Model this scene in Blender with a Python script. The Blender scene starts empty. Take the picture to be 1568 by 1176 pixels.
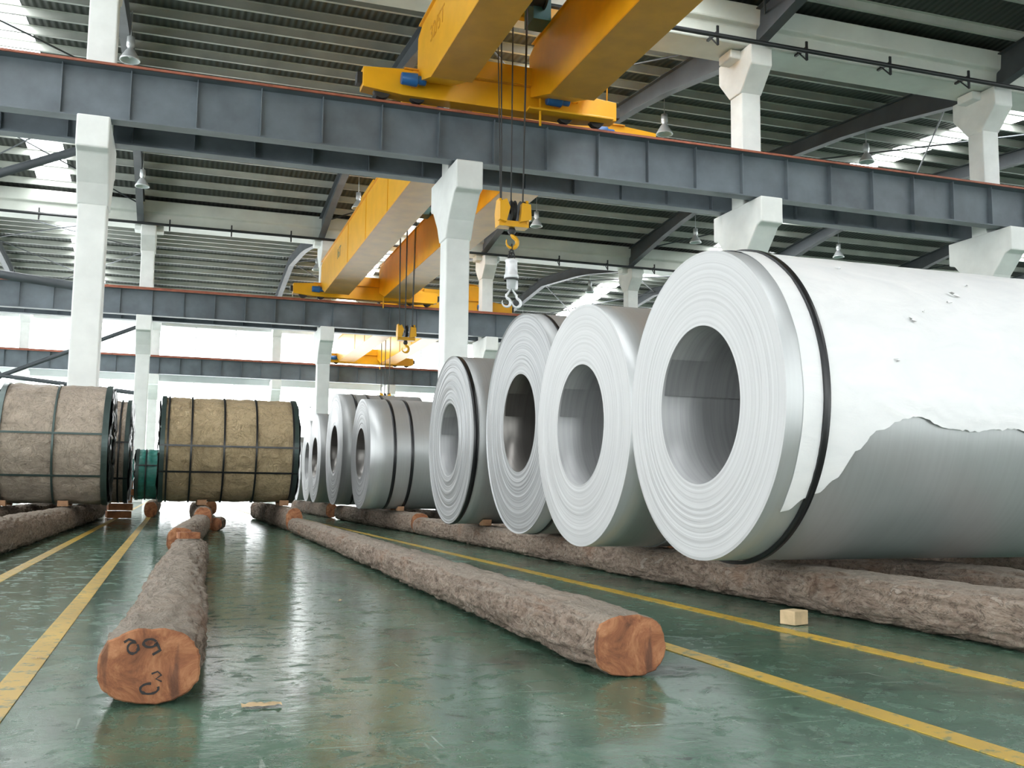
import bpy, math, random
from mathutils import Vector, Matrix, noise
random.seed(7)
sc = bpy.context.scene
try:
    sc.view_settings.view_transform = 'Standard'
    sc.view_settings.look = 'None'
except Exception as e:
    print(e)

# ------------------------------------------------------------------ materials
class NT:
    def __init__(s, name):
        s.m = bpy.data.materials.new(name); s.m.use_nodes = True
        s.t = s.m.node_tree; s.n = s.t.nodes; s.l = s.t.links
        s.b = s.n['Principled BSDF']; s.out = s.n['Material Output']
    def new(s, typ, **kw):
        n = s.n.new(typ)
        for k, v in kw.items(): setattr(n, k, v)
        return n
    def link(s, a, b): s.l.new(a, b)
    def coord(s, scale=(1,1,1), rot=(0,0,0)):
        tc = s.new('ShaderNodeTexCoord'); mp = s.new('ShaderNodeMapping')
        mp.inputs['Scale'].default_value = scale; mp.inputs['Rotation'].default_value = rot
        s.link(tc.outputs['Object'], mp.inputs['Vector']); return mp.outputs['Vector']
    def noise(s, vec, scale, detail=4, rough=.55, dist=0):
        n = s.new('ShaderNodeTexNoise'); n.inputs['Scale'].default_value = scale
        n.inputs['Detail'].default_value = detail; n.inputs['Roughness'].default_value = rough
        n.inputs['Distortion'].default_value = dist
        s.link(vec, n.inputs['Vector']); return n.outputs['Fac']
    def ramp(s, fac, stops):
        r = s.new('ShaderNodeValToRGB'); e = r.color_ramp.elements
        while len(e) < len(stops): e.new(.5)
        for el, (p, c) in zip(e, stops):
            el.position = p
            if not isinstance(c, (tuple, list)): c = (c, c, c)
            el.color = (*c, 1)
        s.link(fac, r.inputs['Fac']); return r.outputs['Color']
    def mix(s, fac, a, b, mode='MIX'):
        m = s.new('ShaderNodeMix', data_type='RGBA', blend_type=mode)
        for inp, v in ((m.inputs[0], fac), (m.inputs[6], a), (m.inputs[7], b)):
            if hasattr(v, 'links') or hasattr(v, 'is_linked'): s.link(v, inp)
            elif isinstance(v, (tuple, list)): inp.default_value = (*v, 1)
            else: inp.default_value = v
        return m.outputs[2]
    def bump(s, h, strength=.3, dist=.01, prev=None):
        b = s.new('ShaderNodeBump'); b.inputs['Strength'].default_value = strength
        b.inputs['Distance'].default_value = dist
        s.link(h, b.inputs['Height'])
        if prev is not None: s.link(prev, b.inputs['Normal'])
        return b.outputs['Normal']
    def set(s, **kw):
        for k, v in kw.items():
            i = s.b.inputs[k.replace('_', ' ')]
            if hasattr(v, 'is_linked'): s.link(v, i)
            elif isinstance(v, (tuple, list)): i.default_value = (*v, 1)
            else: i.default_value = v
        return s.m

def simple(name, col, rough=.5, metal=0, var=.12, scale=3, bump=0):
    t = NT(name); v = t.coord(); n = t.noise(v, scale, 5)
    c = t.ramp(n, [(.3, tuple(x*(1-var) for x in col)), (.7, tuple(min(1, x*(1+var)) for x in col))])
    t.set(Base_Color=c, Roughness=rough, Metallic=metal)
    if bump: t.set(Normal=t.bump(n, bump, .01))
    return t.m

def emit(name, col, strength):
    t = NT(name); v = t.coord(); n = t.noise(v, .6, 2)
    c = t.ramp(n, [(.3, tuple(x*.95 for x in col)), (.7, col)])
    t.set(Base_Color=(.8,.8,.8), Emission_Color=c, Emission_Strength=strength, Roughness=.6); return t.m

# floor
t = NT('floor_green_epoxy'); v = t.coord()
big = t.noise(v, .45, 5, .6); med = t.noise(v, 2.2, 7, .68, .6)
col = t.ramp(big, [(.3, (.052,.112,.075)), (.55, (.082,.163,.114)), (.75, (.13,.21,.162))])
blot = t.ramp(t.noise(t.coord((1,.8,1)), 3.4, 8, .72, .5), [(.35, (.62,.64,.62)), (.52, (1,1,1)), (.68, (1.3,1.25,1.25))])
col = t.mix(.8, col, blot, 'MULTIPLY')
dirt = t.ramp(t.noise(t.coord((1,.7,1)), 1.5, 8, .7, 1.0), [(.34, 1), (.44, 0)])
col = t.mix(t.mix(.8, (0,0,0), dirt), col, (.022,.032,.026))
spots = t.ramp(t.noise(v, 9, 3, .5, .4), [(.68, 0), (.72, .85)])
col = t.mix(spots, col, (.02,.028,.025))
lite = t.ramp(t.noise(t.coord((1,.5,1)), 5, 8, .74, 1.2), [(.58, 0), (.70, .5)])
col = t.mix(lite, col, (.25,.31,.27))
scr = t.ramp(t.noise(t.coord((.6,14,1), (0,0,.35)), 3, 3, .5), [(.66, 0), (.70, .7)])
col = t.mix(scr, col, (.34,.40,.36))
scr2 = t.ramp(t.noise(t.coord((11,.8,1), (0,0,-.3)), 3, 3, .5), [(.69, 0), (.73, .6)])
col = t.mix(scr2, col, (.34,.39,.35))
chips = t.ramp(t.noise(v, 38, 2, .5), [(.76, 0), (.775, .9)])
col = t.mix(chips, col, (.5,.52,.46))
rust = t.ramp(t.noise(v, 1.7, 2, .4), [(.70, 0), (.78, .55)])
col = t.mix(rust, col, (.27,.11,.04))
ro = t.ramp(t.noise(t.coord((1,1,1)), 6, 7, .7, .5), [(.36, .42), (.47, .16), (.55, .13), (.66, .36)])
wav = t.noise(t.coord((1,1,1)), 3.2, 3, .5)
fl_m = t.set(Base_Color=col, Roughness=ro, Normal=t.bump(t.noise(v, 16, 6, .65), .16, .006, t.bump(wav, .14, .02)))
t.b.inputs['Specular IOR Level'].default_value = .4
# yellow line
t = NT('floor_line_paint'); v = t.coord()
w = t.ramp(t.noise(v, 14, 7, .72), [(.38, 0), (.47, 1)])
line_m = t.set(Base_Color=t.mix(w, (.16,.19,.1), t.ramp(t.noise(v, 1.5, 4), [(.3, (.46,.29,.035)), (.7, (.66,.43,.06))])), Roughness=.38)
# steel
def steel(name, col, metal, rough, rings=True, ringscale=60, bumps=.25, lo=.8):
    t = NT(name); tc = t.new('ShaderNodeTexCoord'); sep = t.new('ShaderNodeSeparateXYZ'); cmb = t.new('ShaderNodeCombineXYZ')
    t.link(tc.outputs['Object'], sep.inputs[0]); t.link(sep.outputs['Y'], cmb.inputs['Y']); t.link(sep.outputs['Z'], cmb.inputs['Z'])
    ln = t.new('ShaderNodeVectorMath', operation='LENGTH'); t.link(cmb.outputs[0], ln.inputs[0])
    big = t.noise(tc.outputs['Object'], 2.5, 5, .6)
    if rings:
        n = t.new('ShaderNodeTexNoise', noise_dimensions='1D'); n.inputs['Scale'].default_value = ringscale
        n.inputs['Detail'].default_value = 4; t.link(ln.outputs['Value'], n.inputs['W']); f = n.outputs['Fac']
    else:
        f = t.noise(t.coord((40, 1, 1)), 1.2, 4, .6)
    c = t.ramp(f, [(.35, tuple(x*lo for x in col)), (.6, col)])
    c = t.mix(.25, c, t.ramp(big, [(.3, tuple(x*.7 for x in col)), (.7, col)]))
    if rings:
        n3 = t.new('ShaderNodeTexNoise', noise_dimensions='1D'); n3.inputs['Scale'].default_value = 34
        n3.inputs['Detail'].default_value = 0; t.link(ln.outputs['Value'], n3.inputs['W'])
        g = t.ramp(n3.outputs['Fac'], [(.485, 0), (.5, .55), (.515, 0)])
        gm = t.mix(t.ramp(big, [(.4, .2), (.6, 1)]), (0,0,0), g)
        c = t.mix(gm, c, tuple(x*.35 for x in col))
    r = t.ramp(big, [(.3, rough*.85), (.7, min(1,rough*1.15))])
    return t.set(Base_Color=c, Metallic=metal, Roughness=r, Normal=t.bump(f, bumps, .004))
face_white = steel('coil_face_pale', (.59,.595,.60), .2, .5, lo=.84)
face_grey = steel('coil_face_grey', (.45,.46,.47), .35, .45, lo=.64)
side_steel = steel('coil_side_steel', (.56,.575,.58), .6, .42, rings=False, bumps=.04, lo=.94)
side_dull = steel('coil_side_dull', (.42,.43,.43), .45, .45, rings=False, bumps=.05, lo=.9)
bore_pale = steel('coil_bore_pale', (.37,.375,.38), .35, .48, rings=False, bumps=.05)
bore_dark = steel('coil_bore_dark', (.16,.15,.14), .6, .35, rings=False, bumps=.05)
strap_black = simple('strap_black', (.012,.013,.015), .3)
strap_steel = simple('strap_bright', (.45,.47,.5), .3, .8)
t = NT('white_wrap_film'); v = t.coord()
n1 = t.noise(t.coord((1,2,2)), 3.5, 6, .6, .8)
wrap_m = t.set(Base_Color=t.ramp(n1, [(.3, (.84,.85,.86)), (.7, (.92,.92,.92))]), Roughness=.42, Normal=t.bump(n1, .35, .012))
tear_m = simple('wrap_tear', (.3,.3,.29), .7, var=.5, scale=60)
# kraft
def kraft(name, a, b):
    t = NT(name); v = t.coord()
    n = t.noise(v, 6, 8, .68, 1.6); n2 = t.noise(v, 1.3, 3)
    c = t.ramp(n, [(.3, a), (.7, b)]); c = t.mix(.45, c, t.ramp(n2, [(.35, tuple(x*.62 for x in a)), (.65, b)]))
    cr = t.ramp(t.noise(t.coord((1,1,1)), 4.2, 6, .6, 2.2), [(.47, 0), (.5, .5), (.53, 0)])
    c = t.mix(cr, c, tuple(x*.45 for x in a))
    return t.set(Base_Color=c, Roughness=.42, Normal=t.bump(n, 1.0, .07))
kraft_a = kraft('kraft_paper_grey', (.36,.29,.225), (.60,.50,.40))
kraft_b = kraft('kraft_paper_tan', (.38,.28,.15), (.62,.48,.29))
rim_m = simple('edge_protector', (.05,.075,.07), .3, .4)
blackfilm = simple('black_film', (.02,.022,.02), .3, var=.4, scale=12, bump=.8)
teal_m = simple('teal_wrap', (.03,.20,.17), .4, var=.3, scale=6, bump=.5)
# wood
t = NT('log_bark'); v = t.coord((1,.45,1))
n = t.noise(v, 9, 7, .62, 1.0); fine = t.noise(v, 40, 6, .7)
c = t.ramp(n, [(.25, (.07,.048,.036)), (.385, (.17,.12,.088)), (.405, (.02,.014,.011)), (.43, (.22,.16,.125)), (.50, (.31,.245,.195)), (.515, (.03,.022,.017)), (.54, (.34,.27,.215)), (.61, (.25,.18,.135)), (.625, (.04,.028,.022)), (.65, (.42,.36,.305)), (.8, (.48,.43,.37))])
c = t.mix(.45, c, t.ramp(fine, [(.3, (.06,.044,.035)), (.5, (.25,.19,.15)), (.7, (.48,.42,.355))]))
n2 = t.noise(t.coord((1,.6,1)), 2.6, 4, .6)
c = t.mix(t.ramp(n2, [(.58, 0), (.70, .35)]), c, (.25,.12,.065))
geo = t.new('ShaderNodeNewGeometry'); sp = t.new('ShaderNodeSeparateXYZ'); t.link(geo.outputs['Normal'], sp.inputs[0])
dust = t.ramp(sp.outputs['Z'], [(.55, 0), (.97, .55)])
c = t.mix(dust, c, (.36,.325,.28))
bark_m = t.set(Base_Color=c, Roughness=.9, Normal=t.bump(fine, .7, .012, t.bump(n, 1.0, .045)))
t.b.inputs['Specular IOR Level'].default_value=.2
t = NT('log_cut_end'); v = t.coord(); n = t.noise(v, 8, 8, .72, .8); n2 = t.noise(t.coord((1,1,.15)), 22, 4)
c = t.ramp(n, [(.3, (.10,.036,.018)), (.47, (.28,.105,.045)), (.58, (.42,.185,.085)), (.75, (.54,.34,.20))])
c = t.mix(t.ramp(n2, [(.59, 0), (.68, .6)]), c, (.06,.028,.02))
cut_m = t.set(Base_Color=c, Roughness=.78, Normal=t.bump(n, .6, .015))
pine_m = simple('pale_lumber', (.62,.46,.27), .7, var=.2, scale=14, bump=.4)
wedge_m = simple('wedge_wood', (.40,.22,.12), .7, var=.25, scale=14, bump=.4)
ply_m = simple('orange_board', (.42,.18,.08), .7, var=.3, scale=9, bump=.4)
paint_m = simple('marker_paint', (.015,.012,.012), .6)
# structure
conc_m = simple('column_white_paint', (.76,.78,.76), .6, var=.08, scale=1.5, bump=.15)
gird_m = simple('girder_grey_paint', (.115,.140,.160), .45, var=.25, scale=1.2, bump=.1)
raft_m = simple('rafter_grey_paint', (.07,.08,.09), .5, var=.2, scale=1)
purl_m = simple('purlin_galvanised', (.46,.48,.44), .5, .1, var=.15, scale=1)
roof_t = NT('roof_sheet'); v = roof_t.coord(); wv = roof_t.new('ShaderNodeTexWave', bands_direction='X'); wv.inputs['Scale'].default_value = 1.6
roof_t.link(v, wv.inputs['Vector'])
roof_m = roof_t.set(Base_Color=roof_t.ramp(wv.outputs['Fac'], [(.2, (.034,.038,.034)), (.8, (.058,.064,.056))]), Roughness=.6, Normal=roof_t.bump(wv.outputs['Fac'], .5, .05))
gutter_m = simple('gutter_white', (.62,.65,.60), .5, var=.1, scale=1)
pipe_m = simple('pipe_black', (.02,.022,.024), .4)
rail_m = simple('rail_rust', (.30,.09,.05), .6, var=.3, scale=4)
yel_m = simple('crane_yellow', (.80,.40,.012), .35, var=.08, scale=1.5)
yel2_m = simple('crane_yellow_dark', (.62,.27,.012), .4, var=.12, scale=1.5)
teal_mot = simple('motor_teal', (.02,.12,.13), .4)
blue_m = simple('motor_blue', (.02,.12,.35), .4)
blackm = simple('machine_black', (.02,.02,.02), .5)
rope_m = simple('rope_steel', (.05,.05,.05), .5, .5)
white_m = simple('white_enamel', (.75,.76,.78), .3, .2)
lampm = simple('lamp_aluminium', (.6,.63,.64), .35, .4)
wall_m = simple('wall_paint', (.70,.73,.72), .7, var=.08, scale=.5)
frame_m = simple('window_frame', (.6,.65,.65), .5)
glass_m = emit('window_daylight_glazing', (.96,.99,1.0), 6.0)
fill_glass_m = emit('unseen_window_fill_glow', (.96,.985,1.0), 4.9)  # glowing panes for the out-of-view left, right and front walls, added as fill
sky_m = emit('skylight_daylight_sheet', (.97,.99,1.0), 21)

# ------------------------------------------------------------------ mesh builder
class B:
    def __init__(s): s.v=[]; s.f=[]; s.m=[]; s.s=[]
    def add(s, vs, fs, m=0, smooth=False):
        o = len(s.v); s.v += [tuple(p) for p in vs]
        for i, f in enumerate(fs):
            s.f.append(tuple(o+k for k in f)); s.m.append(m[i] if isinstance(m, list) else m); s.s.append(smooth[i] if isinstance(smooth, list) else smooth)
    def box(s, c, d, m=0, rot=None):
        x,y,z = d[0]/2, d[1]/2, d[2]/2
        vs = [Vector(p) for p in ((-x,-y,-z),(x,-y,-z),(x,y,-z),(-x,y,-z),(-x,-y,z),(x,-y,z),(x,y,z),(-x,y,z))]
        if rot is not None: vs = [rot @ p for p in vs]
        vs = [p + Vector(c) for p in vs]
        s.add(vs, [(0,3,2,1),(4,5,6,7),(0,1,5,4),(1,2,6,5),(2,3,7,6),(3,0,4,7)], m)
    def bb(s, x0,x1,y0,y1,z0,z1,m=0): s.box(((x0+x1)/2,(y0+y1)/2,(z0+z1)/2),(abs(x1-x0),abs(y1-y0),abs(z1-z0)),m)
    def prism(s, poly, axis, a0, a1, m=0):
        def P(p, a):
            return (a,p[0],p[1]) if axis=='X' else ((p[0],a,p[1]) if axis=='Y' else (p[0],p[1],a))
        n = len(poly); vs = [P(p,a0) for p in poly]+[P(p,a1) for p in poly]
        fs = [tuple(range(n-1,-1,-1)), tuple(range(n,2*n))]+[(i,(i+1)%n,n+(i+1)%n,n+i) for i in range(n)]
        s.add(vs, fs, m)
    def lathe(s, prof, seg=48, mats=0, axis='X', o=(0,0,0), smooth=True, closed=True, jit=None):
        n = len(prof); vs=[]
        for k in range(seg):
            a = 2*math.pi*k/seg; ca, sa = math.cos(a), math.sin(a)
            for i,(x,r) in enumerate(prof):
                if jit: x, r = jit(i, x, r, a)
                if axis=='X': p=(o[0]+x, o[1]+r*ca, o[2]+r*sa)
                elif axis=='Y': p=(o[0]+r*sa, o[1]+x, o[2]+r*ca)
                else: p=(o[0]+r*ca, o[1]+r*sa, o[2]+x)
                vs.append(p)
        fs=[]; ms=[]; ss=[]
        for k in range(seg):
            k2=(k+1)%seg
            for i in range(n if closed else n-1):
                j=(i+1)%n
                fs.append((k*n+i,k*n+j,k2*n+j,k2*n+i)); ms.append(mats[i] if isinstance(mats,list) else mats)
                ss.append(smooth[i] if isinstance(smooth,list) else smooth)
        s.add(vs,fs,ms,ss)
    def tube(s, pts, r, seg=8, m=0, caps=True):
        pts=[Vector(p) for p in pts]; n=len(pts); vs=[]; prev=None
        for i,p in enumerate(pts):
            d=(pts[min(i+1,n-1)]-pts[max(i-1,0)]).normalized()
            if prev is None: a=d.orthogonal().normalized()
            else: a=(prev-d*prev.dot(d)).normalized()
            prev=a; b=d.cross(a)
            rr = r[i] if isinstance(r,list) else r
            for k in range(seg):
                t=2*math.pi*k/seg; vs.append(p+a*math.cos(t)*rr+b*math.sin(t)*rr)
        fs=[(i*seg+k,i*seg+(k+1)%seg,(i+1)*seg+(k+1)%seg,(i+1)*seg+k) for i in range(n-1) for k in range(seg)]
        s.add(vs,fs,m,True)
        if caps: s.add([vs[k] for k in range(seg)],[tuple(range(seg-1,-1,-1))],m); s.add([vs[(n-1)*seg+k] for k in range(seg)],[tuple(range(seg))],m)
    def obj(s, name, mats, loc=(0,0,0), rot=(0,0,0), parent=None, bevel=0):
        me=bpy.data.meshes.new(name); me.from_pydata(s.v,[],s.f); me.update()
        for m in mats: me.materials.append(m)
        me.polygons.foreach_set('material_index', s.m); me.polygons.foreach_set('use_smooth', s.s)
        import bmesh
        bm=bmesh.new(); bm.from_mesh(me); bmesh.ops.recalc_face_normals(bm, faces=bm.faces); bm.to_mesh(me); bm.free()
        o=bpy.data.objects.new(name, me); sc.collection.objects.link(o); o.location=loc; o.rotation_euler=rot
        if parent: o.parent=parent
        if bevel:
            b=o.modifiers.new('bevel','BEVEL'); b.width=bevel; b.segments=2; b.limit_method='ANGLE'
        return o

# ------------------------------------------------------------------ layout constants
XL, XR, YN, YF = -17.0, 80.0, -26.0, 70.0
ROWS = [-2.0, 22.0, 46.05, 69.2]
VAL = [-26, -2.0, 22.0, 46.05, 70.0]
PITCH = 7.75
ZV, ZR = 13.15, 14.25
GZ0, GZ1 = 7.98, 9.08

# floor
b=B(); b.bb(XL-.3,XR+.3,YN-.3,YF+.3,-.2,0); b.obj('floor',[fl_m])
for x in (-1.04,-.43,1.895,2.64):
    b=B(); b.bb(x-.042,x+.042,-3,60,.0005,.003); b.obj('floor_marking_line',[line_m])

# roof
b=B(); pb=B(); rb=B(); sb=B()
gx=[-1.8+PITCH*k for k in range(-1,11)]
skyx=[-5.2+15.8*k for k in range(6)]
for i in range(4):
    y0,y1=VAL[i],VAL[i+1]; mid=(y0+y1)/2
    zf=lambda y: ZV+(ZR-ZV)*(1-abs(y-mid)/(mid-y0))
    xs=[XL]
    for x in skyx: xs += [x-.65, x+.65]
    xs.append(XR)
    for j in range(len(xs)-1):
        for (ya,yb) in ((y0,mid),(mid,y1)):
            if j%2==1:
                ya2,yb2=(ya+.9,yb-.5) if ya==y0 else (ya+.5,yb-.9)
                za,zb=zf(ya2),zf(yb2)
                sb.prism([(ya2,za),(yb2,zb),(yb2,zb+.04),(ya2,za+.04)],'X',xs[j],xs[j+1])
                for (p,q) in ((ya,ya2),(yb2,yb)):
                    b.prism([(p,zf(p)),(q,zf(q)),(q,zf(q)+.05),(p,zf(p)+.05)],'X',xs[j],xs[j+1])
            else:
                b.prism([(ya,zf(ya)),(yb,zf(yb)),(yb,zf(yb)+.05),(ya,zf(ya)+.05)],'X',xs[j],xs[j+1])
    n=16
    for k in range(1,n):
        y=y0+(y1-y0)*k/n; z=zf(y)
        pb.bb(XL,XR,y-.01,y+.01,z-.23,z-.005); pb.bb(XL,XR,y-.01,y+.08,z-.245,z-.225); pb.bb(XL,XR,y-.08,y+.01,z-.02,z-.004)
    for x in gx:
        N=12
        top=[];bot=[]
        for k in range(N+1):
            y=y0+.55+(y1-y0-1.1)*k/N; z=zf(y)-.25; tt=abs(y-mid)/(mid-y0)
            dep=.5+ (max(0,tt-.55)/.45)*.45
            top.append((y,z)); bot.append((y,z-dep))
        rb.prism(top+bot[::-1],'X',x-.012,x+.012)
        for L,s in ((top,-1),(bot,-1)):
            for k in range(N):
                a,c=L[k],L[k+1]
                rb.prism([a,c,(c[0],c[1]+s*.025),(a[0],a[1]+s*.025)],'X',x-.14,x+.14)
b.obj('ceiling',[roof_m]); pb.obj('roof_purlins',[purl_m]); rb.obj('roof_rafters',[raft_m]); sb.obj('skylight_strips',[sky_m])
b=B()
for i in (1,2,3):
    y0,y1=VAL[i],VAL[i+1]; mid=(y0+y1)/2
    for x in gx[::2]:
        for (ya,yb) in ((y0+1,mid),(mid,y1-1)):
            b.tube([(x,ya,12.75 if ya<mid else 13.7),(x+PITCH,yb,13.7 if yb<=mid+.1 else 12.75)],.03,6)
            b.tube([(x+PITCH,ya,12.75 if ya<mid else 13.7),(x,yb,13.7 if yb<=mid+.1 else 12.75)],.03,6)
b.obj('roof_bracing_rods',[raft_m])

# walls
def wall_with_windows(b, fb, gb, axis, pos, a0, a1, bands, pier, pw, zt=13.3, th=.3, sgn=1):
    def bx(t, p0,p1,u0,u1,z0,z1):
        if axis=='Y': t.bb(u0,u1,p0,p1,z0,z1)
        else: t.bb(p0,p1,u0,u1,z0,z1)
    z=0
    for (z0,z1) in bands:
        bx(b,pos,pos+sgn*th,a0,a1,z,z0); z=z1
    bx(b,pos,pos+sgn*th,a0,a1,z,zt)
    n=int((a1-a0)/pier)
    for (z0,z1) in bands:
        for k in range(n+1):
            u=a0+k*pier
            bx(b,pos,pos+sgn*th,max(a0,u-pw/2),min(a1,u+pw/2),z0,z1)
            if k<n:
                for m in range(1,3):
                    uu=u+pier*m/3; bx(fb,pos+sgn*.08,pos+sgn*.16,uu-.025,uu+.025,z0,z1)
        nh=max(1,round((z1-z0)/1.5))
        for k in range(nh+1):
            zz=z0+(z1-z0)*k/nh; bx(fb,pos+sgn*.08,pos+sgn*.16,a0,a1,zz-.025,zz+.025)
        bx(gb,pos+sgn*.17,pos+sgn*.2,a0,a1,z0,z1)
b=B();f=B();g=B(); wall_with_windows(b,f,g,'Y',YF,XL,XR,[(.9,7.7),(9.3,11.4)],7.75,.45)
b.obj('wall_back',[wall_m]); f.obj('window_frames_back',[frame_m]); g.obj('window_1',[glass_m])
b=B();f=B();g=B(); wall_with_windows(b,f,g,'X',XL,YN,YF,[(1.1,7.3),(9.0,11.3)],6,.6,sgn=-1)
b.obj('wall_left',[wall_m]); f.obj('window_frames_left',[frame_m]); g.obj('fill_window_left',[fill_glass_m])  # unseen glowing panes added to brighten the left-facing coil faces
b=B();f=B();g=B(); wall_with_windows(b,f,g,'X',XR,YN,YF,[(1.1,7.3),(9.0,11.3)],6,.6,sgn=1)
b.obj('wall_right',[wall_m]); f.obj('window_frames_right',[frame_m]); g.obj('fill_window_right',[fill_glass_m])  # same added fill glow, out of view on the right
b=B();f=B();g=B(); wall_with_windows(b,f,g,'Y',YN,XL,XR,[(1.1,7.3),(9.0,11.3)],7.75,.6,sgn=-1)
b.obj('wall_front',[wall_m]); f.obj('window_frames_front',[frame_m]); g.obj('fill_window_front',[fill_glass_m])  # glowing window wall added behind the camera as a fill source

# columns
def column_mesh():
    b=B(); w=.28
    b.bb(-w,w,-w,w,0,12.0)
    b.prism([(-.28,6.35),(-.5,6.75),(-.95,7.25),(-1.15,7.3),(-1.15,7.95),(1.15,7.95),(1.15,7.3),(.95,7.25),(.5,6.75),(.28,6.35)],'X',-.31,.31)
    b.prism([(-.27,10.9),(-.8,11.5),(-.8,12.02),(.8,12.02),(.8,11.5),(.27,10.9)],'X',-.31,.31)
    b.bb(-.6,.6,-.3,.3,11.8,12.03)
    return b
first=None
for ri,ry in enumerate(ROWS):
    off=[0,0,.35,.35][ri]
    for x in gx:
        if ri==3 and x>60: continue
        X=x+off
        if first is None:
            first=column_mesh().obj('concrete_column',[conc_m],(X,ry,0),bevel=.03); o=first
        else:
            o=bpy.data.objects.new('concrete_column',first.data); sc.collection.objects.link(o); o.location=(X,ry,0)
            bv=o.modifiers.new('bevel','BEVEL'); bv.width=.03; bv.segments=2; bv.limit_method='ANGLE'

# crane runway girders
def girder(y, ry, side):
    b=B(); z0,z1=GZ0,GZ1; x0,x1=XL+.2,XR-.2
    b.bb(x0,x1,y-.009,y+.009,z0,z1); b.bb(x0,x1,y-.25,y+.25,z1-.025,z1); b.bb(x0,x1,y-.17,y+.17,z0,z0+.03)
    n=int((x1-x0)/(PITCH/6))
    for k in range(n):
        x=gx[0]-.65+k*PITCH/6
        if x>x1: break
        b.bb(x-.01,x+.01,y-.15,y+.15,z0+.03,z1-.025)
    b.bb(x0,x1,y-.035,y+.035,z1,z1+.13,1)
    b.bb(x0,x1,y+side*.27,y+side*.31,z1-.03,z1+.015,1)
    b.bb(x0,x1,min(y+side*-.25,y+side*-.45),max(y+side*-.25,y+side*-.45),z1-.05,z1-.02)
    b.obj('crane_runway_girder',[gird_m,rail_m])
for ri,ry in enumerate(ROWS):
    girder(ry-.75,ry,-1)
    if ri<3: girder(ry+.75,ry,1)
# gutters and pipes
for ri,ry in enumerate(ROWS[:3]):
    b=B()
    b.prism([(ry-.55,12.05),(ry+.55,12.05),(ry+.6,12.5),(ry+.75,12.55),(ry+.8,13.05),(ry-.8,13.05),(ry-.75,12.55),(ry-.6,12.5)],'X',XL,XR)
    b.obj('roof_gutter',[gutter_m],bevel=.04)
    b=B(); y=ry-1.0; b.tube([(XL+.05,y,11.95),(XR-.05,y,11.95)],.06,10)
    for k in range(50):
        x=gx[0]+1.2+k*PITCH/3
        if x<XR-.1: b.bb(x-.03,x+.03,y,ry-.5,12.0,12.06); b.bb(x-.03,x+.03,y-.02,y+.02,11.7,12.2); b.tube([(x,y,11.7),(x,ry-.6,12.1)],.02,6)
    b.obj('cable_pipe',[pipe_m])
# diagonal bracing left
b=B()
for ry,off in ((22.0,0),(46.05,.35)):
    for (xa,xb) in ((-9.55,-1.8),):
        xm=(xa+xb)/2+off
        b.tube([(xb+off-.25,ry,7.6),(xm-1.6,ry,5.2)],.09,8); b.tube([(xm-1.6,ry,5.2),(xa+off,ry,2.6)],.09,8)
        b.tube([(xb+off-.25,ry,7.6-2.9),(xm-1.6,ry,5.2),(xa+off+.25,ry,7.6)],.09,8)
b.obj('column_bracing',[raft_m])

# lamps
def lamp():
    b=B()
    prof=[(0,.03),(0,.1),(-.25,.11),(-.32,.07),(-.38,.12),(-.62,.26),(-.66,.27),(-.66,.25),(-.42,.10),(-.42,.0)]
    b.lathe([(z,r) for z,r in prof],24,0,'Z',closed=False)
    b.tube([(0,0,0),(0,0,.75)],.015,6); b.lathe([(-.42,.0),(-.45,.05),(-.55,.06),(-.6,0)],12,1,'Z',closed=False)
    return b
lm=None
for yy in (4.0,16.0,28.0,40.0,52.3,64.0):
    for x in gx[:8]:
        X=x+.75 if x>5 else x+.2
        if lm is None: lm=lamp().obj('high_bay_lamp',[lampm,white_m],(X,yy,12.75))
        else:
            o=bpy.data.objects.new('high_bay_lamp',lm.data); sc.collection.objects.link(o); o.location=(X,yy,12.75)

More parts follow.
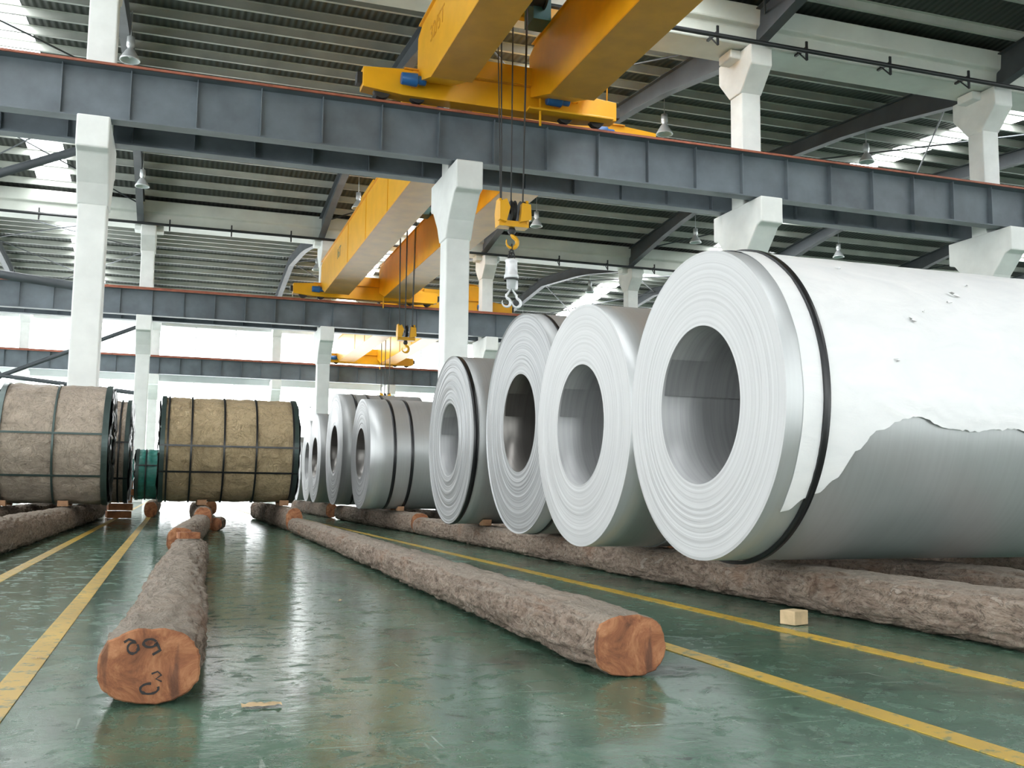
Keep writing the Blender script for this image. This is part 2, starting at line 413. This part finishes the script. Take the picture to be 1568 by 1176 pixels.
# ------------------------------------------------------------------ bridge cranes
def crane(name, g1, g2, cx0, cx1, ya, yb, trolley_y, hook=True, teal=True):
    root=bpy.data.objects.new(name,None); sc.collection.objects.link(root)
    zb=9.46; zt=10.85
    def girder_box(x0,x1):
        b=B()
        L=[(ya+.1,zb+.25),(ya+1.6,zb-.22),(yb-1.6,zb-.22),(yb-.1,zb+.25),(yb-.1,zt-.15),(yb-.5,zt),(ya+.5,zt),(ya+.1,zt-.15)]
        b.prism(L,'X',x0+.03,x1-.03)
        b.bb(x0-.03,x1+.03,ya+.4,yb-.4,zt,zt+.03)
        b.prism([(ya+1.6,zb-.25),(yb-1.6,zb-.25),(yb-1.6,zb-.22),(ya+1.6,zb-.22)],'X',x0-.02,x1+.02,1)  # darker orange bottom plate: shade of the girder underside put into its colour
        b.bb((x0+x1)/2-.04,(x0+x1)/2+.04,ya+.5,yb-.5,zt+.03,zt+.15,1)
        for y in (ya+7.5, (ya+yb)/2, yb-7.5):
            b.bb(x0+.01,x0+.035,y-.02,y+.02,zb-.18,zt)
        return b
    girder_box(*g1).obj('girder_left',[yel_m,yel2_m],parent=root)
    b=girder_box(*g2)
    x1=g2[1]
    n=int((yb-ya)/1.35)
    for k in range(n+1):
        y=ya+.5+k*1.35
        b.prism([(x1,zb+.15),(x1+.12,zb+.15),(x1+.62,zb+.65),(x1+.62,zb+.8),(x1,zb+.8)],'Y',y-.05,y+.05)
    b.bb(x1,x1+.65,ya+.3,yb-.3,zb+.8,zb+.84,1)
    for k in range(n+1):
        y=ya+.5+k*1.35; b.tube([(x1+.63,y,zb+.8),(x1+.63,y,zb+1.85)],.02,6)
    for z in (zb+1.3,zb+1.85): b.tube([(x1+.63,ya+.5,z),(x1+.63,yb-.5,z)],.02,6)
    b.obj('girder_right',[yel_m,yel2_m],parent=root)
    for (yc,s) in ((ya,1),(yb,-1)):
        b=B(); z0=9.3
        b.prism([(cx0,z0+.1),(cx0+.9,z0+.02),(cx1-.9,z0+.02),(cx1,z0+.1),(cx1,z0+.55),(cx1-.9,z0+.62),(cx0+.9,z0+.62),(cx0,z0+.55)],'Y',yc-.2,yc+.2)
        b.bb(cx0+.9,cx1-.9,yc-.26,yc+.26,z0+.6,z0+.64,1)
        for x in (cx0+.45,cx0+1.25,cx1-1.25,cx1-.45):
            b.lathe([(-.08,.0),(-.08,.2),(.08,.2),(.08,0)],20,2,'Y',o=(x,yc,z0+.13),closed=False,smooth=False)
        for x in (cx0+1.15,cx1-1.5):
            b.lathe([(-.35,.0),(-.35,.13),(.0,.15),(.02,.1),(.2,.1),(.2,0)],16,3,'X',o=(x,yc-.42,z0+.3),closed=False)
            b.bb(x-.1,x+.05,yc-.45,yc-.15,z0+.2,z0+.5,1)
        b.bb(cx0-.12,cx0,yc-.12,yc+.12,z0+.2,z0+.45,2); b.bb(cx1,cx1+.12,yc-.12,yc+.12,z0+.2,z0+.45,2)
        b.bb(cx1-2.3,cx1-.2,yc-.5,yc-.2,z0+.0,z0+.05,0)
        b.tube([(g2[0]+.2,yc-.4,z0+.3),(g2[0]+.2,yc-.4,z0-.35)],.03,8,0)
        b.bb(g1[1]-.1,g2[0]+.1,yc-.3,yc+.3,z0+.62,z0+1.05)
        b.obj('end_carriage',[yel_m,yel2_m,blackm,blue_m],parent=root,bevel=.015)
    b=B(); ty=trolley_y; xa,xb=g1[0]+.2,g2[1]-.2; z=zt+.15
    b.bb(xa,xb,ty-1.1,ty-.9,z+.1,z+.4); b.bb(xa,xb,ty+.9,ty+1.1,z+.1,z+.4)
    for x in (xa+.1,xb-.1): b.bb(x-.1,x+.1,ty-1.2,ty+1.2,z+.1,z+.4)
    xm=(g1[1]+g2[0])/2-.1
    b.lathe([(-.75,0),(-.75,.33),(-.7,.33),(-.7,.27),(.7,.27),(.7,.33),(.75,.33),(.75,0)],28,1,'X',o=(xm,ty+.2,z+.3),closed=False,smooth=False)
    b.lathe([(-.35,0),(-.35,.22),(.3,.22),(.3,0)],20,2,'X',o=(xm+.2,ty-.75,z+.05),closed=False,smooth=False)
    b.bb(xm-.8,xm-.3,ty-.95,ty-.4,z-.15,z+.4,2); b.bb(xm-.9,xm+.9,ty-1.05,ty-.95,z-.3,z+.1,3)
    b.bb(xm+.5,xm+.9,ty+.2,ty+.8,z-.25,z+.3,2)
    b.obj('hoist_trolley',[yel_m,rope_m,teal_mot,blackm],parent=root)
    hz=6.45 if hook else 6.4
    b=B()
    for dx,dy in ((-.26,-.08),(-.21,.08),(-.05,-.08),(0,.08),(.2,-.08),(.26,.08)):
        b.tube([(xm+dx*1.25,ty+dy,z+.2),(xm+dx,ty+dy,hz)],.013,6,0)
    if hook:
        for dx in (-.42,): b.tube([(xm+dx,ty-.1,z+.2),(xm+dx*.6,ty,hz)],.012,6,0)
    for dx in (-.2,0,.2):
        b.lathe([(-.04,.05),(-.04,.24),(-.015,.2),(.015,.2),(.04,.24),(.04,.05)],24,3,'X',o=(xm+dx,ty,hz-.08),smooth=False)
    for dx in (-.29,.29): b.prism([(ty-.16,hz-.35),(ty+.16,hz-.35),(ty+.2,hz-.1),(ty+.1,hz+.16),(ty-.1,hz+.16),(ty-.2,hz-.1)],'X',xm+dx-.025,xm+dx+.025,1)
    b.bb(xm-.32,xm+.32,ty-.14,ty+.14,hz-.42,hz-.3,1)
    b.prism([(xm-.34,hz-.32),(xm-.2,hz-.36),(xm-.12,hz-.05),(xm-.2,hz+.12),(xm-.34,hz+.06)],'Y',ty-.26,ty-.1,1)
    b.prism([(xm+.1,hz-.34),(xm+.34,hz-.28),(xm+.32,hz+.04),(xm+.14,hz+.06)],'Y',ty-.26,ty-.1,1)
    b.lathe([(-.42,.06),(-.5,.09),(-.56,.05)],14,3,'Z',o=(xm,ty,hz),closed=False)
    def hookpts(cx,cz,R,yy):
        P=[(cx,yy,cz+R*1.9),(cx,yy,cz+R*1.3)]
        for k in range(15):
            a=math.radians(75-k*20); P.append((cx+R*math.cos(a),yy,cz+R*math.sin(a)))
        return P
    hp=hookpts(xm,hz-.72,.12,ty); b.tube(hp,[.035]*2+[.045]*8+[.035,.03,.026,.022,.018,.014,.008],10,1)
    if hook:
        zc=hz-.82; k=0
        while zc>hz-1.1:
            pts=[]
            for q in range(17):
                a=2*math.pi*q/16; u=.035*math.cos(a); w=.065*math.sin(a)
                pts.append((xm+(u if k%2 else 0),ty+(0 if k%2 else u),zc+w))
            b.tube(pts,.012,6,3,caps=False); zc-=.085; k+=1
        for s in (-1,1): b.tube([(xm,ty,hz-.84),(xm+s*.06,ty,hz-.98),(xm+s*.07,ty,hz-1.1)],.015,6,3)
        q=hz-1.08
        b.lathe([(0,0),(0,.12),(-.03,.14),(-.06,.12),(-.3,.13),(-.33,.15),(-.4,.15),(-.42,.1),(-.6,.09),(-.62,.05),(-.62,0)],24,4,'Z',o=(xm,ty,q),closed=False)
        b.lathe([(-.40,.152),(-.44,.152)],24,3,'Z',o=(xm,ty,q),closed=False)
        b.bb(xm+.07,xm+.13,ty-.05,ty+.05,q-.62,q-.4,4)
        for s in (-.1,.12):
            hp=hookpts(xm+s,q-.9,.09,ty); b.tube(hp,[.025]*2+[.03]*8+[.026,.022,.02,.018,.014,.01,.006],10,4)
        b.tube([(xm-.1,ty,q-.75),(xm,ty,q-.6),(xm+.12,ty,q-.75)],.025,8,4)
    b.obj('hook_block',[rope_m,yel_m,yel2_m,blackm,white_m],parent=root)
    return root
c1=crane('overhead_bridge_crane',(4.75,5.6),(7.4,8.4),3.55,9.6,-1.25,21.25,19.2)
c2=crane('overhead_bridge_crane',(5.95,7.0),(8.6,9.7),4.75,11.4,22.75,45.3,35,hook=False)
c3=crane('overhead_bridge_crane',(10.2,11.2),(13.0,14.0),9.0,15.6,46.8,68.4,60,hook=False)
def text(s,size,loc,rot,mat,parent,ext=.003):
    cu=bpy.data.curves.new('lettering','FONT'); cu.body=s; cu.size=size; cu.extrude=ext; cu.materials.append(mat)
    o=bpy.data.objects.new('lettering',cu); sc.collection.objects.link(o); o.location=loc; o.rotation_euler=rot; o.parent=parent
    return o
text('32/5T',.5,(4.775,20.0,10.1),(math.radians(90),0,math.radians(-90)),yel2_m,c1)
text('16T',.6,(5.975,40.5,10.0),(math.radians(90),0,math.radians(-90)),teal_mot,c2)

# ------------------------------------------------------------------ steel coils
def coil(X,Y,R,rin,W,zbot,side,face,bore,straps=(),tele=.003,seed=0,wobble=0.0,name='steel_coil'):
    rnd=random.Random(seed); b=B()
    nr=int((R-rin)/.014); prof=[]; mats=[]; sm=[]
    lev=0
    for i in range(nr+1):
        r=rin+(R-rin)*i/nr
        lev += rnd.uniform(-1,1)*tele
        lev *= .9
        x = lev if 0<i<nr else 0
        prof.append((x,r)); mats.append(1); sm.append(False)
    mats[-1]=0; sm[-1]=True
    for k in range(1,9):
        prof.append((W*k/8,R)); mats.append(0); sm.append(True)
    mats[-1]=1; sm[-1]=False
    prof.append((W,rin)); mats.append(2); sm.append(True)
    for k in range(7,0,-1): prof.append((W*k/8,rin+.0)); mats.append(2); sm.append(True)
    ph=rnd.uniform(0,6)
    def jit(i,x,r,a):
        if wobble: r += wobble*math.sin(3*a+ph+r*30)*((r-rin)/(R-rin))
        return x,r
    b.lathe(prof,144,mats,'X',smooth=sm,jit=jit)
    for (sx,w,mi) in straps:
        b.lathe([(sx,R+.002),(sx,R+.007),(sx+w,R+.007),(sx+w,R+.002)],144,mi,'X',smooth=[False,True,False,True],jit=(lambda i,x,r,a: (x+.006*math.sin(a*2+1), r)))
    a=math.radians(12)
    b.add([(.01,(rin-.001)*math.cos(a),(rin-.001)*math.sin(a)),(W-.01,(rin-.001)*math.cos(a),(rin-.001)*math.sin(a)),(W-.01,(rin-.012)*math.cos(a),(rin-.012)*math.sin(a)),(.01,(rin-.012)*math.cos(a),(rin-.012)*math.sin(a))],[(0,1,2,3)],1)
    n=10
    vs=[]
    for k in range(n+1):
        aa=a+math.radians(30)*k/n; rr=rin-.012+.010*k/n
        vs += [(.01,rr*math.cos(aa),rr*math.sin(aa)),(W-.01,rr*math.cos(aa),rr*math.sin(aa))]
    b.add(vs,[(2*k,2*k+1,2*k+3,2*k+2) for k in range(n)],2,True)
    o=b.obj(name,[side,face,bore,strap_black,strap_steel],(X,Y,zbot+R))
    return o
RA=.818
cA=coil(2.634,4.735,RA,.422,2.25,.262,side_steel,face_white,bore_pale,[],seed=1,tele=.0012)
coil(2.634,6.385,.828,.415,1.6,.246,side_steel,face_white,bore_pale,[(.5,.03,4)],seed=2,tele=.0014)
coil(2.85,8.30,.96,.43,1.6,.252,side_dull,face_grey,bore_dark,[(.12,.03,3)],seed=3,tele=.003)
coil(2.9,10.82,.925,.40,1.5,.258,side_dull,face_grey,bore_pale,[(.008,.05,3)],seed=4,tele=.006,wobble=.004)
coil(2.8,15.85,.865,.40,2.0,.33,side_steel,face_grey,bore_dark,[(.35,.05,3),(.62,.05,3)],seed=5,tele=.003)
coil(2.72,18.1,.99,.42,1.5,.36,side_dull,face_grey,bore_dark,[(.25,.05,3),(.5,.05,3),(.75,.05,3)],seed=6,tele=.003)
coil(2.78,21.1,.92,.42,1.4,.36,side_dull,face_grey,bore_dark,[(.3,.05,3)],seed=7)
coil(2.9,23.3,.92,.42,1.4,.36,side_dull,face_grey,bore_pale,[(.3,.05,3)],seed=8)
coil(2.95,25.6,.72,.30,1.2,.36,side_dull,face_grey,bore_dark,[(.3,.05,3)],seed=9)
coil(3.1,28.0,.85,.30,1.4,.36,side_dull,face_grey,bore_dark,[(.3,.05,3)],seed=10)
# added unseen coils that block the bright floor gap under the nearest coil
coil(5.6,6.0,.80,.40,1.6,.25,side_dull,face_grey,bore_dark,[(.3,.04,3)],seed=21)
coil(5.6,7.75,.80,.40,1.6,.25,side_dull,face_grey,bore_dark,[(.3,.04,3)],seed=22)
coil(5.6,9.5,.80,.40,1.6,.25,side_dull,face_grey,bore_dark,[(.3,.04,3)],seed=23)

# white protective film on the nearest coil
def interp(x,tab):
    for (a,fa),(c,fc) in zip(tab,tab[1:]):
        if x<=c:
            t=max(0,(x-a)/(c-a)); t=t*t*(3-2*t); return fa+(fc-fa)*t
    return tab[-1][1]
low=[(.07,132),(.13,131),(.17,127),(.24,124),(.31,119),(.40,108),(.5,101),(.72,96.5),(.9,100),(1.05,100.5),(1.35,99.5),(1.5,103),(1.8,101),(2.25,104)]
b=B(); NX,NP=150,150; R=RA; vs=[]; FS=.085
for i in range(NX+1):
    x=FS+(2.24-FS)*i/NX
    lo=interp(x,low)+1.2*noise.noise(Vector((x*9,3,0)))+.6*noise.noise(Vector((x*40,7,0))); hi=-115
    for j in range(NP+1):
        ph=math.radians(hi+(lo-hi)*j/NP)
        edge=max(0,(j/NP-.9)/.1); e2=max(0,1-(x-FS)/.03)
        nz=noise.noise(Vector((x*5,ph*4,1)))*.003+abs(noise.noise(Vector((x*3+ph*5,ph*14-x*8,2))))*.008*(.3+edge*1.2)
        rr=R+.009+nz*min(1,(1-e2)*1+.2)+edge*edge*.004
        vs.append((x+.004*noise.noise(Vector((ph*6,0,9)))*e2, -rr*math.sin(ph), rr*math.cos(ph)))
fs=[(i*(NP+1)+j,(i+1)*(NP+1)+j,(i+1)*(NP+1)+j+1,i*(NP+1)+j+1) for i in range(NX) for j in range(NP)]
b.add(vs,fs,0,True)
rnd=random.Random(3)
for (tx,tp,ts) in ((.55,35,.02),(.78,62,.028),(.88,58,.018),(1.15,47,.045),(1.08,52,.02),(.62,78,.02),(.36,12,.02),(1.3,40,.018)):
    n=9; ph=math.radians(tp); pts=[]
    for k in range(n):
        a=2*math.pi*k/n; r=ts*rnd.uniform(.3,1.2); px=tx+r*math.cos(a); pp=ph+r*.6*math.sin(a)/R; rr=R+.018+rnd.uniform(-.001,.006)
        pts.append((px,-rr*math.sin(pp),rr*math.cos(pp)))
    b.add(pts+[(tx,-(R+.014)*math.sin(ph),(R+.014)*math.cos(ph))],[(k,(k+1)%n,n) for k in range(n)],[rnd.choice([0,1,0]) for k in range(n)])
ob=b.obj('protective_film',[wrap_m,tear_m],parent=cA)
b=B(); b.lathe([(.19,R+.004),(.19,R+.022),(.224,R+.022),(.224,R+.004)],144,0,'X',smooth=[False,True,False,True]); b.obj('strap',[strap_black],parent=cA)

# kraft wrapped coils
def wrapped(X,Y,R,W,zbot,mat,seed,rings,longs,name='paper_wrapped_coil',rin=.3,strapm=None,rim=.05):
    b=B(); NX=60; NS=160; rnd=random.Random(seed); prof=[(W*i/NX,R) for i in range(NX+1)]
    mats=[0]*NX+[1]; sm=[True]*NX+[False]
    prof += [(W,rin),(W-.3,rin),(.3,rin),(0,rin)]; mats += [2,2,2,1]; sm+= [True,True,True,False]
    def jit(i,x,r,a):
        if i<=NX:
            pt=Vector((x*2.2+seed*5,math.cos(a)*3,math.sin(a)*3))
            d=noise.noise(pt*1.5)*.014+abs(noise.noise(pt*4))*.02+abs(noise.noise(Vector((x*3,a*9,seed))))*.014
            for rx in rings:
                d-= .014*math.exp(-((x-rx)/.03)**2)
            e=min(x,W-x); 
            if e<.08: d*=e/.08
            r=r-.02+d
        return x,r
    b.lathe(prof,NS,mats,'X',smooth=sm,jit=jit)
    for rx in rings: b.lathe([(rx-.013,R-.02),(rx-.013,R+.004),(rx+.013,R+.004),(rx+.013,R-.02)],96,3,'X',smooth=False)
    for x0 in (0,W-rim): b.lathe([(x0-.008,R-.07),(x0-.008,R+.008),(x0+rim+.008,R+.008),(x0+rim+.008,R-.07)],96,4,'X',smooth=False)
    for deg in longs:
        a=math.radians(deg); y=-(R+.004)*math.sin(a); z=(R+.004)*math.cos(a)
        b.box((W/2,y,z),(W+.02,.012,.026),3,Matrix.Rotation(-(math.pi/2-a),3,'X'))
    for xx,sg in ((-.01,-1),(W+.01,1)):
        n=40; vs=[]
        rr=[rin,R*.5,R*.65,R*.8,R*.97]
        for k in range(n):
            a=2*math.pi*k/n
            for r in rr: vs.append((xx+sg*rnd.uniform(0,.04),r*math.cos(a),r*math.sin(a)))
        m=len(rr); fs=[(k*m+i,((k+1)%n)*m+i,((k+1)%n)*m+i+1,k*m+i+1) for k in range(n) for i in range(m-1)]
        b.add(vs,fs,1)
    return b.obj(name,[mat,blackfilm,bore_dark,strapm or strap_black,rim_m],(X,Y,zbot+R))
wrapped(-2.30,15.9,.865,1.42,.36,kraft_a,1,[.05,.72,1.36],[82,122],strapm=rim_m)
wrapped(-2.2,18.2,.86,1.5,.36,kraft_a,2,[.05,.72,1.36],[82,122])
wrapped(-2.3,20.4,.86,1.5,.36,kraft_a,5,[.05,.72,1.36],[82,122])
wrapped(-.19,16.7,.825,2.03,.40,kraft_b,3,[.1,.44,.92,1.4,1.96],[88,116])
wrapped(-.1,19.0,.80,1.95,.40,kraft_b,4,[.1,.44,.92,1.4,1.9],[88,116])
wrapped(-4.6,16.2,.85,1.8,.36,kraft_a,8,[.05,.7,1.7],[82,122])
wrapped(-.75,23.5,.55,1.3,.36,teal_m,6,[.2,.6,1.0],[70],name='teal_wrapped_coil')
wrapped(-1.1,27.5,.5,1.1,.36,teal_m,7,[.2,.6],[70],name='teal_wrapped_coil')
wrapped(.2,26.5,.7,1.6,.36,kraft_b,9,[.2,.8,1.4],[80])
wrapped(-2.6,27.5,.7,1.3,.36,kraft_a,10,[.2,.8,1.2],[80])

# ------------------------------------------------------------------ logs
def log(p0,p1,w,h,seed,name='timber_log',taper=.0,zoff=0):
    p0=Vector((*p0,0)); p1=Vector((*p1,0)); L=(p1-p0).length; b=B()
    NL=max(30,int(L/.03)); NS=72; vs=[]; off=Vector((seed*13.1,seed*7.7,0))
    for i in range(NL+1):
        s=L*i/NL; k=1-taper*s/L
        ef=min(1,.35+min(s,L-s)/.25)
        cx=.02*noise.noise(Vector((s*.5,seed,0))); 
        for j in range(NS):
            a=2*math.pi*j/NS; ca,sa=math.cos(a),math.sin(a)
            ex=.80; px=math.copysign(abs(ca)**ex,ca); pz=math.copysign(abs(sa)**ex,sa)
            q=Vector((ca*.9,s*1.2,sa*.9))+off
            d=.07*noise.noise(q)+.04*noise.noise(q*2.6)
            fl=noise.noise(Vector((ca*4,s*4.5,sa*4))+off); d+=.055*min(1,max(0,(fl-.02)*12))*ef
            fl2=noise.noise(Vector((ca*8,s*9,sa*8))-off); d+=.045*min(1,max(0,(fl2-.05)*10))*ef
            d+=.035*noise.noise(Vector((ca*11,s*18,sa*11))+off)*ef
            r=(.93+d)*k
            z=h/2+pz*h/2*r
            z=min(z,h+.002*fl); z=max(z,.0)
            vs.append((cx+px*w/2*r, s, z))
    fs=[]
    for i in range(NL):
        for j in range(NS):
            j2=(j+1)%NS; fs.append((i*NS+j,i*NS+j2,(i+1)*NS+j2,(i+1)*NS+j))
    b.add(vs,fs,0,True)
    for i,sg in ((0,-1),(NL,1)):
        ring=vs[i*NS:(i+1)*NS]; cx=sum(p[0] for p in ring)/NS; cz=sum(p[2] for p in ring)/NS; y=ring[0][1]
        vv=[tuple(p) for p in ring]
        for f_ in (.96,.6,.3):
            for p in ring: 
                X=cx+(p[0]-cx)*f_; Z=cz+(p[2]-cz)*f_
                vv.append((X, y+sg*(.006 if f_>.9 else .010+.004*noise.noise(Vector((X*20,Z*20,seed)))), Z))
        vv.append((cx,y+sg*.01,cz)); ff=[]
        for r in range(3):
            for j in range(NS): j2=(j+1)%NS; ff.append((r*NS+j,r*NS+j2,(r+1)*NS+j2,(r+1)*NS+j))
        for j in range(NS): ff.append((3*NS+j,3*NS+(j+1)%NS,4*NS))
        b.add(vv,ff,1)
    d=(p1-p0); ang=math.atan2(-d.x,d.y)
    return b.obj(name,[bark_m,cut_m],(p0.x,p0.y,zoff),(0,0,ang))
l1=log((-.035,3.05),(.17,9.0),.285,.212,1)
def stroke(b,pts,w):
    n=len(pts); vs=[]
    for i,(x,z) in enumerate(pts):
        x0,z0=pts[max(0,i-1)]; x1,z1=pts[min(n-1,i+1)]; dx,dz=x1-x0,z1-z0; l=math.hypot(dx,dz) or 1
        ww=w*(.6+.9*abs(noise.noise(Vector((i*.7,x*50,3)))))
        vs+=[(x-dz/l*ww,0,z+dx/l*ww),(x+dz/l*ww,0,z-dx/l*ww)]
    b.add(vs,[(2*i,2*i+1,2*i+3,2*i+2) for i in range(n-1)],0)
def arc(cx,cz,rx,rz,a0,a1,n=18): return [(cx+rx*math.cos(math.radians(a0+(a1-a0)*k/n)),cz+rz*math.sin(math.radians(a0+(a1-a0)*k/n))) for k in range(n+1)]
b=B()
stroke(b,[(-.070,.176),(-.058,.184),(-.042,.178)]+arc(-.046,.160,.014,.015,60,400),.0042)
stroke(b,arc(-.002,.172,.017,.011,20,370)+[(.018,.168),(.026,.152),(.006,.140)],.0045)
stroke(b,arc(.002,.048,.024,.014,80,380),.0042)
stroke(b,[(.006,.088),(.022,.094),(.032,.084),(.018,.074),(.034,.066)],.003)
b.obj('painted_marks',[paint_m],(0,-.0165,0),parent=l1)
log((.10,9.9),(.42,15.0),.27,.25,2)
log((.44,15.1),(.5,22),.27,.35,12)
log((.62,15.35),(.70,15.95),.2,.2,13)
log((1.46,3.1),(1.74,14.9),.275,.207,3)
log((1.72,15.1),(1.72,22.2),.25,.35,4)
log((3.27,1.2),(3.27,7.55),.26,.237,5)
log((3.30,7.62),(3.42,14.2),.26,.243,6)
log((3.42,14.3),(3.42,21.5),.28,.30,7)
log((3.42,22.8),(3.45,30),.28,.33,17)
log((4.25,1.2),(4.2,7.6),.28,.237,8)
log((4.1,7.7),(4.1,14.3),.26,.243,9)
log((4.3,14.4),(4.1,21.5),.26,.30,10)
log((6.0,3.2),(6.0,11),.28,.24,31); log((6.9,3.2),(6.9,11),.28,.24,32)  # bearers for the added unseen coils that close off the bright gap
log((-1.50,7.6),(-1.38,21.5),.30,.33,11)
log((-2.4,10.6),(-2.15,21.5),.28,.33,14)
log((-3.3,14.0),(-3.4,18),.28,.33,15)
log((-4.3,14.0),(-4.3,18),.28,.33,16)
log((-.4,22.6),(-.4,30),.28,.34,18); log((-1.6,22.6),(-1.7,30),.28,.34,19); log((.9,25),(.9,30),.28,.34,20)

# wedges
def wedge(X,Yc,R,z,s,mat,wx=.10,zt=.01):
    d0,d1=.22,.34; f=lambda d: R-math.sqrt(R*R-d*d)+zt
    b=B(); b.prism([(s*d0,0.003),(s*d1,0.003),(s*(d1+.02),f(d1)-.006),(s*d1,f(d1)-.006),(s*d0,f(d0)-.006)],'X',-wx/2,wx/2)
    b.obj('wooden_wedge',[mat],(X,Yc,z),bevel=.004)
for (X,Y,R,z) in ((3.22,8.30,.96,.243),(3.25,10.82,.925,.244),(3.4,15.85,.865,.30)):
    wedge(X,Y,R,z,-1,wedge_m); wedge(X,Y,R,z,1,wedge_m)
for (X,Y,R,z) in ((-1.45,15.9,.865,.335),(.45,16.7,.825,.355),(1.7,16.7,.825,.355),(-2.25,15.9,.865,.335)):
    wedge(X,Y,R,z,-1,wedge_m,.14,.02); wedge(X,Y,R,z,1,wedge_m,.14,.02)
b=B(); b.box((0,0,.034),(.105,.085,.066)); b.obj('wood_block',[pine_m],(2.81,4.15,.001),(0,0,.35),bevel=.004)
b=B(); b.box((0,0,.03),(.16,.12,.05)); b.obj('wood_block',[cut_m],(.14,8.3,.213),(0,0,.2),bevel=.006)
# paper scraps
def scrap(x,y,s,rz,mat,seed):
    b=B(); n=10; vs=[]
    for i in range(n+1):
        for j in range(4):
            vs.append((s*(-.055+.11*i/n)+.01*noise.noise(Vector((i,j,5+seed))), s*(-.02+.013*j)+.01*noise.noise(Vector((i*.7,j,8+seed))), .005+.009*abs(noise.noise(Vector((i*.6,j*.8,1+seed))))))
    b.add(vs,[(i*4+j,(i+1)*4+j,(i+1)*4+j+1,i*4+j+1) for i in range(n) for j in range(3)],0,True)
    b.obj('paper_scrap',[mat],(x,y,0),(0,0,rz))
scrap(.265,2.95,1.0,0,pine_m,0); scrap(-.42,3.95,.35,.6,pine_m,1); scrap(1.9,10.5,1.6,.3,wedge_m,2); scrap(.9,5.6,.4,1.2,pine_m,3)
b=B()
for k in range(5): b.box((.02*(k%2),0,.08+.15*k),(.45,.8,.13))
b.obj('timber_board_stack',[ply_m],(-1.0,21.9,.0),(0,0,.1))

# ------------------------------------------------------------------ world, camera
w=bpy.data.worlds.new('World'); sc.world=w; w.use_nodes=True
bg=w.node_tree.nodes['Background']; bg.inputs[0].default_value=(.9,.95,1,1); bg.inputs[1].default_value=1.0
cam=bpy.data.cameras.new('Camera'); co=bpy.data.objects.new('Camera',cam); sc.collection.objects.link(co)
cam.sensor_width=36; cam.lens=36*1538/1568; cam.clip_end=300
psi=math.radians(18.55); th=math.radians(6.2)
M=Matrix.Rotation(-psi,4,'Z')@Matrix.Rotation(math.pi/2+th,4,'X')@Matrix.Rotation(.012,4,'Z')
co.matrix_world=Matrix.Translation((0,0,.6))@M
sc.camera=co
